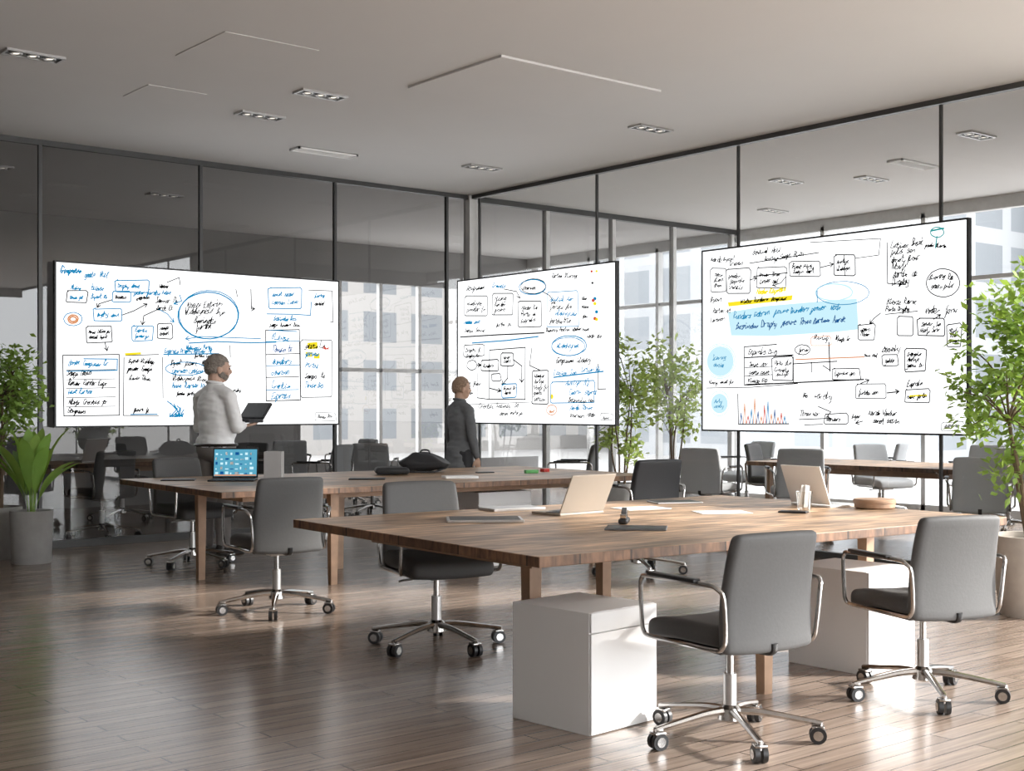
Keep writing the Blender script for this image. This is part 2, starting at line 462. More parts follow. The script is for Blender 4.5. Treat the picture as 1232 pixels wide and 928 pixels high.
WORDS = "Gompuess Ronder flowre Wlddwyneis Deewnly Bosindes Rartee Sampo Anvlye forwes Ntefs Crentis ponder Mleing Tonse Draphy Aarde Pirtu blewse Lotion Wamber donet Senver gatto hase Runders dewtial comroen Exprals Byewt Sleving furthe Noder puls Eatrin warely".split()

class Board:
    def __init__(s, px, Yl, Yr, W, Hh):
        s.px = px; s.Yl = Yl; s.Yr = Yr; s.W = W; s.H = Hh; s.mb = MB(); s.lw = .0108
        s.rnd = random.Random(int(px[0]))
    def map(s, u, v):
        uL, tL, bL, uR, tR, bR = s.px
        q = (u-uL)/(uR-uL); a = q*s.Yl/(s.Yr-q*(s.Yr-s.Yl))
        t = tL+(tR-tL)*q; b = bL+(bR-bL)*q
        return Vector((-s.W/2+a*s.W, 0, s.H/2-(v-t)/(b-t)*s.H))
    def line(s, pts, c, w=1.0, jit=.4):
        P = []
        for (u, v) in pts:
            P.append(s.map(u+s.rnd.uniform(-jit, jit), v+s.rnd.uniform(-jit, jit)))
        hw = s.lw*w/2
        for a, b in zip(P, P[1:]):
            d = b-a
            if d.length < 1e-5: continue
            d.normalize(); n = Vector((-d.z, 0, d.x))*hw; e = d*hw*.6
            y = -.0045
            q = [a-e-n, b+e-n, b+e+n, a-e+n]
            s.mb.add([(p.x, y, p.z) for p in q], [(0, 1, 2, 3)], c, False)
    def fill(s, pts, c, y=-.002):
        P = [s.map(u, v) for u, v in pts]
        s.mb.add([(p.x, y, p.z) for p in P], [tuple(range(len(P)))], c, False)
    def ell(s, u, v, ru, rv, c, w=1.0, turns=1.08):
        n = 30
        s.line([(u+ru*math.cos(t*2*math.pi/n*turns-1), v+rv*math.sin(t*2*math.pi/n*turns-1)) for t in range(n+1)], c, w, .25)
    def disc(s, u, v, ru, rv, c, y=-.002):
        s.fill([(u+ru*math.cos(t*math.pi/12), v+rv*math.sin(t*math.pi/12)) for t in range(24)], c, y)
    def box(s, u0, v0, u1, v1, c, w=1.0, txt=None, h=5.0):
        j = s.rnd.uniform
        s.line([(u0+1.5, v0+j(-1, 1)), (u1-1.5, v0-.5+j(-1, 1)), (u1+j(-1, 1), v0+1.5), (u1+j(-1, 1), v1-1.5), (u1-1.5, v1), (u0+1.5, v1+j(-1, 1)), (u0, v1-1.5), (u0+j(-1, 1), v0+1.5), (u0+2.5, v0-.5)], c, w, .35)
        if txt is not None:
            h = min(h, 6)
            n = max(1, int((v1-v0-2)//(h+2)))
            for i in range(n):
                s.text(u0+2, v0+(i+1)*(v1-v0)/(n+1)+h*.35, u1-u0-3, h, txt)
    def text(s, u, v, w, h, c, slope=0.0, word=None, lw=.72):
        h = h*.82
        x = s.rnd.uniform(0, 2); cw = h*.50; bl = s.rnd.uniform(-.8, .8)
        w = w*s.rnd.uniform(.82, 1.0)
        while x < w-cw*1.5:
            wd = word or s.rnd.choice(WORDS)
            mx = int((w-x)/cw)
            wd = wd[:mx]
            if len(wd) < 2: break
            last = None
            wob = s.rnd.uniform(-.14, .12)
            x0 = x
            for ch in wd:
                sc = s.rnd.uniform(.7, 1.35)
                for k, st in enumerate(G.get(ch, ["36 16 04 13 33"])):
                    pts = []
                    for pr in st.split():
                        gx, gy = int(pr[0]), int(pr[1])
                        px = u+x+(gx/4*.9+(gy-3)*.10)*cw; py = v+bl-(gy-3)/6*h*sc+(slope+wob)*(x-x0)+slope*x0
                        pts.append((px, py))
                    if k == 0 and last is not None and ch.islower(): pts = [last]+pts
                    s.line(pts, c, lw*s.rnd.uniform(.85, 1.2), h*.12)
                    if k == 0: last = pts[-1]
                x += cw*s.rnd.uniform(.75, 1.15)
            x += cw*s.rnd.uniform(.6, 1.6)
            if word: break
    def arrow(s, pts, c, w=.9):
        s.line(pts, c, w)
        a, b = Vector(pts[-2]), Vector(pts[-1]); d = (a-b).normalized(); n = Vector((-d.y, d.x))
        s.line([tuple(b+d*4+n*2.5), tuple(b), tuple(b+d*4-n*2.5)], c, w, .1)

INKS = ['w_black', 'w_blue', 'w_dblue', 'w_lblue', 'w_yellow', 'w_red', 'w_orange', 'w_grey', 'w_teal']
K, B, DB, LB, Y_, RD, OR, GY, TL = range(9)

def screen(loc, rotz, bd, label, depth):
    r = root('display_screen', loc, rotz, label, 'screen', 'wall display screens')
    W, Hh = bd.W, bd.H; b = .016
    f = MB()
    f.box((-W/2-b, -.004, -Hh/2-b), (W/2+b, .045, -Hh/2)); f.box((-W/2-b, -.004, Hh/2), (W/2+b, .045, Hh/2+b))
    f.box((-W/2-b, -.004, -Hh/2), (-W/2, .045, Hh/2)); f.box((W/2, -.004, -Hh/2), (W/2+b, .045, Hh/2))
    f.box((-W/2, .006, -Hh/2), (W/2, .045, Hh/2))
    mk('screen_bezel', f, M['black'], r, label='thin black bezel and casing')
    mk('screen_panel', MB().box((-W/2, 0, -Hh/2), (W/2, .005, Hh/2)), M['screen_white'], r, label='glowing white display surface')
    mk('screen_writing', bd.mb, [M[i] for i in INKS], r, label='handwritten notes, boxes and diagrams')
    for sx in (-W*.28, W*.28):
        k = MB()
        k.box((sx-.03, .045, -.25), (sx+.03, .055, .25)); k.box((sx-.02, .055, -.04), (sx+.02, depth, .04))
        mk('wall_bracket', k, M['black'], r)
    return r

# ---- left board
b1 = Board((67, 315, 513, 405, 340, 510), 12.34, 14.32, 3.12, 1.56)
b1.text(72, 328, 40, 8, B, word='Gompuess', lw=1)
b1.text(100, 334, 34, 7, B); b1.box(138, 337, 178, 352, B, 1, B, 7); b1.box(79, 350, 104, 364, K, .9, B, 5); b1.text(84, 347, 20, 5, B)
b1.text(108, 349, 24, 7, B); b1.text(108, 360, 26, 6, B); b1.box(134, 351, 156, 364, B, .9, K, 5)
for i, v in enumerate((354, 364, 373)): b1.text(160 if i == 0 else 185, v, 52 if i == 0 else 28, 7, K if i else B)
b1.text(162, 362, 22, 6, K)
b1.ell(249, 380, 36, 28, B, 1.2); b1.ell(250, 379, 36, 29, B, .9)
for i, (u, v, w) in enumerate([(222, 370, 60), (220, 379, 58), (232, 388, 42), (232, 397, 38)]): b1.text(u, v, w, 9, K)
b1.ell(87, 384, 11, 8, B, .8); b1.ell(87, 384, 6, 5, OR, 1.3); b1.ell(87, 384, 4, 3, OR, 1.3)
b1.box(112, 371, 145, 387, B, .9, B, 7); b1.box(103, 393, 134, 412, K, .9, K, 4.5); b1.box(158, 392, 183, 410, B, .9, B, 5); b1.box(188, 390, 206, 408, K, .9, K, 5)
b1.arrow([(134, 361), (118, 366), (116, 370)], K); b1.arrow([(146, 379), (160, 374), (176, 366)], K); b1.arrow([(190, 372), (172, 380), (170, 391)], K); b1.arrow([(190, 372), (200, 378), (208, 388)], B)
b1.arrow([(125, 412), (128, 422)], K); b1.arrow([(215, 355), (217, 362), (208, 366)], B)
b1.line([(200, 340), (214, 334), (216, 343)], K, .8); b1.text(190, 346, 16, 5, K)
b1.box(322, 347, 361, 372, B, 1, B, 8); b1.text(326, 386, 32, 6, B); b1.line([(320, 378), (352, 379), (372, 380), (373, 364)], B, 1)
b1.line([(370, 350), (398, 351), (399, 388), (396, 388)], K, .8); b1.text(376, 358, 18, 4.5, B); b1.text(376, 368, 18, 4.5, K)
b1.arrow([(300, 348), (301, 372), (305, 372)], K); b1.line([(282, 348), (284, 357)], K, .8)
b1.line([(226, 413), (260, 411), (300, 413), (330, 412)], B, 1.2); b1.arrow([(312, 408), (240, 405), (222, 408)], B)
b1.line([(275, 416), (276, 430)], K, .8); b1.text(222, 421, 40, 5, B); b1.text(232, 430, 26, 5, K)
b1.line([(75, 428), (142, 427), (143, 500), (76, 501), (75, 428)], K, .9); b1.line([(100, 432), (140, 432), (140, 446), (80, 447)], B, 1)
for i, v in enumerate((440, 452, 463, 474, 486, 496)): b1.text(80, v, 36 if i % 2 else 56, 7, K if i % 3 else B)
for v in (446, 457, 468, 479, 490): b1.line([(79, v), (138, v-1)], K, .6)
b1.line([(150, 428), (190, 427)], K, .8); b1.line([(148, 430), (147, 500), (190, 500)], K, .8); b1.line([(150, 426), (168, 425)], Y_, 2)
for v in (436, 447, 458): b1.text(152, v, 34, 6, K)
b1.text(158, 496, 26, 5, K); b1.line([(156, 499), (188, 499)], B, .9)
b1.text(195, 424, 62, 6, B); b1.line([(196, 427), (262, 426)], B, 1.2)
for i, v in enumerate((440, 449, 458, 467)): b1.text(204, v, 50, 7, B if i % 2 else K)
b1.ell(222, 444, 24, 8, B, .9)
b1.line([(194, 430), (195, 480)], K, .7); b1.text(210, 476, 60, 4.5, K); b1.text(276, 472, 18, 5, K)
for i in range(6): b1.arrow([(200+i*4, 483+i*2), (212+i, 492+(i % 3)*3), (203+i*3, 502)], B, 1)
b1.line([(318, 398), (358, 397), (360, 482), (319, 483), (318, 398)], K, .9)
for i, v in enumerate((409, 424, 438, 452, 467, 480)):
    b1.text(324, v, 34, 8.5, B if i != 1 else DB)
    b1.line([(319, v+3), (358, v+2)], K if i % 2 else B, .8)
b1.box(360, 410, 398, 478, K, .8)
b1.fill([(368, 413), (380, 412), (381, 420), (369, 421)], Y_); b1.fill([(366, 424), (374, 424), (374, 430), (366, 430)], Y_); b1.fill([(376, 426), (383, 426), (383, 432), (376, 432)], Y_)
for v in (418, 430, 442, 455, 468): b1.text(364, v, 30, 7.5, K if v in (455, 418) else B)
b1.text(384, 420, 16, 4, RD); b1.line([(322, 398), (355, 399)], B, .9)
b1.text(322, 393, 40, 5, K)
b1.box(377, 497, 402, 507, GY, .6, GY, 4)
screen((6.02, 12.28, 1.95), 0, b1, 'large wide screen glowing white, covered in blue and black handwriting', .096)

# ---- middle board
b2 = Board((551, 336, 507, 740, 318, 513), 15.29, 13.23, 2.663, 1.655)
b2.text(560, 347, 28, 7, K); b2.text(592, 343, 20, 6, B); b2.box(559, 354, 587, 378, K, 1, K, 6); b2.box(592, 352, 618, 378, K, 1, K, 6)
b2.ell(641, 345, 16, 9, B, 1.1); b2.ell(642, 344, 15, 9, K, .8); b2.text(628, 347, 24, 6, K); b2.text(664, 335, 44, 5.5, K)
b2.box(624, 362, 652, 393, K, 1, K, 6); b2.arrow([(652, 350), (662, 356), (668, 366)], K); b2.arrow([(606, 346), (622, 350), (626, 358)], K)
for i, v in enumerate((362, 371, 380, 389)): b2.text(660 if i != 2 else 668, v, 34, 7, [B, K, B, K][i])
b2.box(658, 352, 696, 394, B, .8)
for v, c in ((361, B), (367, Y_), (377, B), (385, RD), (363, RD), (386, Y_)): b2.disc(714+(v % 3)*2, v, 1.9, 2.1, c, -.0035)
for u, v, c in ((712, 328, RD), (718, 328, Y_), (713, 342, K)): b2.disc(u, v, 1.4, 1.4, c, -.0035)
for v in (362, 372, 384): b2.text(700, v, 10, 4, K)
b2.text(556, 388, 26, 5, B); b2.fill([(560, 385), (568, 385), (568, 388), (560, 388)], B, -.003); b2.text(558, 397, 32, 5, K); b2.text(596, 392, 22, 5, K)
b2.line([(554, 403), (600, 402), (655, 401)], K, 1.4); b2.line([(568, 411), (610, 409), (648, 405)], B, 1.4)
b2.ell(685, 417, 21, 12, B, 1.1); b2.ell(684, 418, 20, 11, B, .8); b2.text(668, 420, 36, 8, B); b2.text(656, 400, 60, 5, K); b2.text(706, 408, 22, 5, K)
b2.ell(568, 438, 6, 6, K, 1); b2.box(558, 413, 582, 427, K, .9, K, 5); b2.line([(589, 420), (632, 418), (632, 481), (589, 480), (589, 420)], K, 1.1); b2.box(579, 432, 600, 446, K, 1.2, K, 5)
b2.box(603, 424, 618, 440, K, 1.2, K, 4.5); b2.arrow([(611, 440), (611, 455), (604, 462)], K, 1.2); b2.arrow([(618, 432), (628, 440), (628, 460)], K, 1.2); b2.box(604, 462, 622, 478, B, 1.2, K, 4.5)
b2.arrow([(589, 446), (589, 466), (603, 470)], K, 1.2); b2.arrow([(574, 438), (579, 438)], K, 1.2); b2.box(592, 449, 603, 458, K, 1.1)
b2.text(560, 428, 20, 4.5, K); b2.text(556, 462, 26, 5, K); b2.line([(574, 448), (574, 478), (589, 480)], K, 1); b2.text(557, 474, 14, 5, K)
b2.box(640, 446, 660, 487, K, 1.1, K, 5.5); b2.line([(640, 418), (637, 440), (650, 446)], K, 1)
b2.text(668, 438, 50, 7, K); b2.text(666, 452, 30, 7, B); b2.line([(666, 455), (726, 449)], B, 1.4); b2.text(700, 448, 26, 6, B)
b2.text(680, 466, 32, 8, B); b2.box(663, 461, 716, 486, B, 1); b2.line([(720, 440), (720, 470), (730, 470)], K, .9)
b2.disc(664, 478, 2, 3, Y_, -.0035); b2.ell(664, 494, 6, 6, OR, .9); b2.text(660, 497, 9, 4, OR)
for i, v in enumerate((476, 485, 495, 503)): b2.text(684, v, 38, 6.5, K if i % 2 else B)
b2.text(576, 490, 60, 6.5, K); b2.text(600, 499, 34, 5, K); b2.text(556, 500, 16, 4.5, K)
b2.line([(555, 486), (640, 484)], K, .6)
b2.box(722, 500, 737, 508, GY, .6, GY, 3.5)
screen((9.2, 10.90, 2.0), R(-90), b2, 'wide screen glowing white with flow diagrams in blue and black ink', .298)

# ---- right board
b3 = Board((846, 302, 516, 1163, 266, 524), 12.44, 10.276, 2.795, 1.70)
b3.lw = .0094
b3.text(855, 313, 36, 7, K); b3.text(904, 306, 44, 7, K, -.1); b3.text(918, 314, 64, 7, K, -.1); b3.line([(902, 316), (985, 304)], K, .9)
b3.box(856, 322, 874, 350, K, .9, K, 6); b3.box(875, 323, 903, 352, K, 1, K, 7); b3.text(878, 319, 24, 6, K); b3.box(911, 321, 946, 346, K, .9, K, 7); b3.line([(908, 332), (948, 328)], K, 1)
b3.box(951, 315, 987, 333, K, .9, K, 6); b3.arrow([(946, 333), (940, 340), (930, 343)], K); b3.arrow([(903, 336), (911, 334)], K); b3.arrow([(987, 322), (1003, 318)], K)
b3.box(1004, 308, 1029, 332, K, 1, K, 7); b3.line([(1016, 308), (1017, 332)], K, .8); b3.line([(975, 292), (1060, 288), (1058, 308), (1030, 311)], K, .7)
b3.line([(1068, 293), (1068, 342), (1090, 344)], K, .9)
for i, (w) in enumerate((46, 36, 42, 34, 40, 30)): b3.text(1072, 298+i*9.3, w, 9, K, -.06)
b3.ell(1128, 281, 8, 6, TL, 1); b3.line([(1121, 279), (1136, 276)], TL, 1.6); b3.line([(1128, 286), (1126, 300)], TL, 1.2); b3.text(1112, 298, 28, 5, K)
b3.ell(1135, 342, 20, 17, K, .9); b3.text(1118, 338, 34, 7, K); b3.text(1120, 347, 32, 7, K)
b3.text(855, 362, 20, 7, K); b3.text(858, 375, 22, 6, K); b3.text(855, 386, 20, 7, K)
b3.fill([(876, 363), (954, 355), (953, 361), (877, 368)], Y_, -.002)
b3.text(910, 353, 44, 7, Y_, -.05, lw=1.1); b3.text(890, 364, 70, 6, K, -.06)
b3.fill([(876, 375), (920, 368), (985, 363), (1031, 360), (1033, 397), (1005, 400), (930, 404), (880, 403)], LB, -.0015)
b3.ell(1004, 352, 22, 10, LB, 1.4); b3.line([(984, 350), (984, 364)], B, 1.0); b3.ell(1014, 353, 32, 14, B, .7)
b3.text(882, 382, 146, 8, B, -.08, lw=.72); b3.text(886, 395, 146, 8, DB, -.06, lw=.72)
b3.text(1066, 366, 40, 8, K); b3.text(1066, 375, 34, 6, K); b3.line([(1066, 379), (1104, 376)], K, .8)
b3.text(1112, 379, 50, 9, K); b3.arrow([(1060, 378), (1052, 384), (1047, 390)], K); b3.box(1080, 382, 1099, 405, K, .9)
b3.box(1105, 385, 1137, 406, K, 1, K, 7); b3.box(1140, 392, 1157, 419, K, .9, K, 5.5); b3.arrow([(1124, 386), (1132, 380)], K)
b3.box(1033, 391, 1053, 410, K, .9, K, 6); b3.disc(867, 434, 16, 18, LB, -.0018)
for q in range(3): b3.ell(867, 434, 19-q*2, 21-q*2, LB, .9)
b3.text(856, 432, 22, 6, B, lw=.45); b3.text(858, 440, 20, 5, B, lw=.45); b3.disc(866, 485, 10, 12, LB, -.0018); b3.ell(866, 485, 12, 15, LB, .8); b3.text(858, 484, 16, 5, B, lw=.45); b3.text(859, 491, 14, 5, B, lw=.45); b3.text(852, 460, 34, 5, K)
b3.line([(896, 417), (896, 463), (955, 461), (955, 430)], K, 1); b3.line([(896, 430), (955, 427)], K, 1.2); b3.line([(896, 417), (935, 414)], K, 1); b3.text(899, 426, 40, 8, K)
for v in (440, 450, 460): b3.text(900, v, 28, 6.5, K); b3.line([(897, v+2), (930, v+1)], K, .7)
b3.box(930, 430, 955, 458, K, 1, K, 7); b3.ell(966, 421, 9, 6, K, .9); b3.text(960, 423, 14, 5, K)
b3.line([(958, 433), (1040, 430)], OR, 1.1); b3.line([(955, 438), (1008, 435)], K, 1); b3.line([(998, 412), (999, 447)], K, 1.3); b3.line([(977, 436), (977, 448)], K, 1)
b3.text(978, 408, 26, 6, K); b3.box(976, 406, 1000, 416, OR, .7); b3.text(1005, 410, 22, 6, K); b3.text(1038, 430, 20, 4, K)
b3.box(1002, 444, 1035, 458, K, .9, K, 6); b3.line([(990, 440), (1000, 446)], K, .9)
b3.text(1062, 424, 24, 8, K); b3.box(1062, 428, 1081, 441, K, .9, K, 6); b3.box(1089, 421, 1114, 448, K, 1, K, 8)
b3.line([(900, 463), (970, 460), (1040, 457)], K, 1.3); b3.text(966, 478, 9, 8, K); b3.text(978, 479, 36, 9, K)
b3.line([(851, 466), (905, 466), (960, 462)], K, .8)
b3.box(1030, 464, 1066, 481, K, .8, K, 7); b3.arrow([(1068, 474), (1082, 472)], K, 1.1); b3.arrow([(1036, 462), (1046, 458)], K)
b3.text(1090, 467, 30, 7, K); b3.box(1089, 470, 1119, 486, K, .9, K, 7); b3.line([(1095, 478), (1115, 477)], Y_, 1.5)
b3.line([(888, 474), (889, 510), (950, 510)], K, 1.1)
for i, hgt in enumerate((12, 24, 9, 17, 30, 14, 8, 21, 26, 11, 16, 7, 12, 8)):
    b3.line([(891+i*4, 509), (892.5+i*4, 509-hgt), (894+i*4, 509)], [DB, OR, RD, B, OR][i % 5], 1.0, .2)
b3.text(962, 501, 26, 7, K); b3.arrow([(962, 505), (1000, 504)], K); b3.line([(985, 490), (1000, 496), (994, 503)], K, .9); b3.box(992, 499, 1020, 511, K, .9, K, 6)
b3.text(1024, 505, 14, 6, K); b3.arrow([(1038, 508), (1030, 510)], K); b3.text(1044, 500, 50, 7.5, K); b3.text(1050, 509, 40, 7, K); b3.line([(968, 512), (990, 511)], K, .8)
b3.box(1133, 510, 1160, 520, GY, .6, GY, 4.5)
screen((9.3, 7.0625, 1.987), R(-90), b3, 'wide screen glowing white with notes, yellow highlight and blue highlighted text', .198)

# ------------------------------------------------------------------ office chair
def make_chair(loc, rotz, fab, seatm, label, scale=1.0, frame=None):
    fr = frame or M['chrome']
    r = root('office_chair', loc, rotz, label, 'chair', 'office chairs', scale)
    def seatfn(v):
        x, y, z = v
        k = max(0, y/.24)
        z -= .03*k*k
        x *= 1-.06*abs(y/.24)**3
        y *= 1-.04*abs(x/.25)**3
        return (x, y, z+.010*(x/.25)**2)
    s = MB().rbox((.48, .48, .085), (0, .03, .455), .030, 0, cuts=7, fn=seatfn, smooth=True, seg=3)
    mk('seat', s, seatm, r)
    mk('seat_shell', MB().rbox((.43, .42, .025), (0, .02, .405), .01, 0), M['black'], r)
    def backfn(v):
        x, y, z = v
        t = (z+.24)/.48
        x *= 1.02-.08*t
        x *= 1-.03*abs((t-.5)*2)**4
        y += .40*x*x-.10*(z+.24)+.03*math.sin(t*math.pi)*.8
        return (x, y, z-.010*(abs(x)/.24)**3*(1 if z > 0 else -1))
    b = MB().rbox((.455, .055, .475), (0, -.235, .63), .022, 0, cuts=9, fn=backfn, smooth=True, seg=3)
    mk('backrest', b, fab, r)
    st = MB().tube([(0, -.05, .39), (0, -.2, .385), (0, -.252, .395), (0, -.262, .43)], .016, 8, False, 5, flat=.6)
    mk('back_support', st, M['black'], r)
    for sgn in (-1, 1):
        a = MB()
        P = [(.24, .05, .413), (.265, .19, .418), (.276, .214, .438), (.278, .222, .48), (.278, .232, .62), (.278, .222, .652), (.278, .19, .664), (.278, -.05, .668), (.274, -.20, .668), (.266, -.238, .655), (.250, -.252, .62), (.236, -.246, .48), (.236, -.23, .43), (.238, -.18, .413)]
        a.tube([(sgn*x, y, z) for x, y, z in P], .0095, 8, True, 3)
        a.rbox((.038, .30, .016), (sgn*.278, .02, .677), .006, 1)
        mk('armrest', a, [fr, M['black']], r)
    c = MB()
    c.cyl((0, 0, .10), (0, 0, .27), .027, n=16, mi=1); c.cyl((0, 0, .27), (0, 0, .39), .016, n=14)
    c.lathe([(0, .145), (.03, .145), (.046, .13), (.05, .085), (.03, .075), (0, .075)], n=20)
    c.rbox((.15, .2, .04), (0, 0, .385), .01, 1); c.tube([(.05, .05, .38), (.2, .08, .375), (.24, .085, .37)], .006, 6, mi=1)
    mk('gas_column', c, [fr, M['alu']], r)
    for i in range(5):
        t = i*2*math.pi/5+.55; d = Vector((math.cos(t), math.sin(t), 0)); p = Vector((-d.y, d.x, 0))
        l = MB().tube([d*.03+Vector((0, 0, .12)), d*.12+Vector((0, 0, .117)), d*.25+Vector((0, 0, .098)), d*.36+Vector((0, 0, .080))], [.022, .019, .016, .014], 8, False, 4, flat=.8)
        mk('base_leg', l, fr, r)
        e = d*.36; w = MB()
        w.cyl(e+Vector((0, 0, .05)), e+Vector((0, 0, .085)), .009, n=8, mi=1)
        q = e+d*-.012
        for sg in (-1, 1):
            w.cyl(q+p*sg*.006+Vector((0, 0, .034)), q+p*sg*.026+Vector((0, 0, .034)), .034, n=16)
            w.cyl(q+p*sg*.026+Vector((0, 0, .034)), q+p*sg*.029+Vector((0, 0, .034)), .02, n=12, mi=1)
        w.rbox((.05, .05, .012), q+Vector((0, 0, .066)), .004, 1, rot=(0, 0, t))
        mk('caster', w, [M['black'], fr], r)
    return r

ch = make_chair((4.02, 3.51, 0), R(-8), M['fab'], M['fab_seat'], 'slate grey office chair with chrome armrests beside a white pedestal', 1.0)
copy_tree(ch, (5.31, 3.46, 0), R(-20), 1.0, 'slate grey office chair with chrome arms at the table corner')
copy_tree(ch, (4.30, 5.92, 0), R(165), 1.06, 'slate grey office chair tucked under the near wooden table')
copy_tree(ch, (4.22, 7.60, 0), R(-10), 1.04, 'slate grey office chair turned to the long wooden table')
copy_tree(ch, (4.90, 10.28, 0), R(185), 1.05, 'slate grey office chair pushed under the end of the long table')
cb = make_chair((7.45, 7.50, 0), R(-6), M['fab_b'], M['fab_b'], 'black office chair at the end of the long table', 1.08)
cl = make_chair((10.72, 8.45, 0), R(-45), M['fab_l'], M['fab_l'], 'light grey office chair in the glazed neighbouring room', 1.08)
for x, y, a, s in [(10.65, 6.35, -60, 1.05), (12.95, 7.4, 100, 1.05), (10.65, 9.6, -70, 1.05), (13.0, 9.0, 160, 1.05), (12.2, 5.75, -60, 1.05), (12.8, 10.9, 80, 1.05), (13.75, 8.2, 100, 1.05), (13.7, 6.6, 60, 1.05), (13.8, 9.6, 20, 1.05)]:
    copy_tree(cl, (x, y, 0), R(a), s, 'light grey office chair in the glazed neighbouring room')
for x, y, a in [(12.3, 10.05, 200), (10.6, 5.35, 10), (10.35, 11.5, 40)]:
    copy_tree(ch, (x, y, 0), R(a), 1.05, 'slate grey office chair in the glazed neighbouring room')
for x, y, a in [(5.2, 13.02, 10), (6.2, 14.9, 190), (8.0, 13.3, 30), (8.9, 13.6, -40), (7.5, 14.4, 120), (3.5, 14.1, 60), (9.6, 15.2, 90), (8.7, 15.4, -20)]:
    copy_tree(cl if x > 7.7 else ch, (x, y, 0), R(a), 1.05, ('light' if x > 7.7 else 'slate')+' grey office chair behind the smoked glass partition')

# ------------------------------------------------------------------ tables
def table(loc, rotz, L, Wd, legs, label, top=.75, th=.045, legr=.035, legm=None):
    r = root('conference_table', loc, rotz, label, 'table')
    t = MB().rbox((L, Wd, th), (0, 0, top-th/2), .004)
    me = t.mesh('table_top', [M['oak'], M['oak_edge']])
    for p in me.polygons:
        if abs(p.normal.z) < .5: p.material_index = 1
    mk('table_top', me, None, r, label='planked oak top with darker edge')
    ap = MB(); ap.box((-L*.42, -Wd*.32, top-th-.06), (L*.42, -Wd*.32+.03, top-th)); ap.box((-L*.42, Wd*.32-.03, top-th-.06), (L*.42, Wd*.32, top-th))
    ap.box((-L*.42, -Wd*.32+.03, top-th-.06), (-L*.42+.03, Wd*.32-.03, top-th)); ap.box((L*.42-.03, -Wd*.32+.03, top-th-.06), (L*.42, Wd*.32-.03, top-th))
    mk('table_frame', ap, M['oakleg'], r)
    for (x, y) in legs:
        lg = MB()
        a = legr
        vs = [(x-a*.75, y-a*.75, 0), (x+a*.75, y-a*.75, 0), (x+a*.75, y+a*.75, 0), (x-a*.75, y+a*.75, 0), (x-a, y-a, top-th), (x+a, y-a, top-th), (x+a, y+a, top-th), (x-a, y+a, top-th)]
        lg.add(vs, [(0, 3, 2, 1), (4, 5, 6, 7), (0, 1, 5, 4), (1, 2, 6, 5), (2, 3, 7, 6), (3, 0, 4, 7)], 0, False)
        mk('leg', lg, legm or M['oakleg'], r)
    return r
def tolocal(pts, c, a):
    out = []
    for x, y in pts:
        dx, dy = x-c[0], y-c[1]
        out.append((dx*math.cos(-a)-dy*math.sin(-a), dx*math.sin(-a)+dy*math.cos(-a)))
    return out
c1 = (5.037, 4.936); a1 = R(-3.1)
table((*c1, 0), a1, 3.22, 2.165, tolocal([(3.8, 4.5), (5.1, 5.4), (4.8, 3.98), (6.4, 4.55), (6.45, 5.6)], c1, a1), 'large square oak conference table with thick planked top')
a2 = R(-3.5); c2 = (4.2+2.05*math.cos(a2)-1.05*math.sin(a2), 8.35+2.05*math.sin(a2)+1.05*math.cos(a2))
table((*c2, 0), a2, 4.1, 2.1, tolocal([(5.2, 8.5), (5.75, 9.3), (7.9, 8.5), (7.9, 9.7), (4.55, 9.4)], c2, a2), 'long oak conference table with wooden legs')
table((11.8, 8.0, 0), R(0), 1.3, 3.0, [(-.5, -1.3), (.5, -1.3), (-.5, 1.3), (.5, 1.3)], 'oak meeting table in the glazed neighbouring room')
table((5.4, 13.95, 0), R(0), 2.6, .9, [(-1.1, -.35), (1.1, -.35), (-1.1, .35), (1.1, .35)], 'dark meeting table behind the smoked glass partition', legr=.025, legm=M['frame'])

def pedestal(loc, rotz, w, d, h, label):
    r = root('drawer_pedestal', loc, rotz, label, 'cabinet', 'white drawer pedestals')
    mk('body', MB().rbox((w, d, h), (0, 0, h/2), .003), M['white'], r)
    f = MB(); f.rbox((w-.002, .012, h*.16), (0, -d/2-.006, h-.002-h*.08), .002)
    g = MB(); g.rbox((w-.002, .012, h*.82), (0, -d/2-.006, h*.418), .002)
    mk('drawer', f, M['white'], r); mk('drawer', g, M['white'], r)
    return r
pedestal((3.80, 4.15, 0), R(5), .42, .45, .505, 'white lacquered drawer pedestal beside the oak table')
pedestal((5.70, 4.15, 0), R(2), .42, .48, .52, 'white lacquered drawer pedestal behind an office chair')
pedestal((6.98, 8.85, 0), R(-3.5), .55, .5, .63, 'tall white pedestal under the long table')

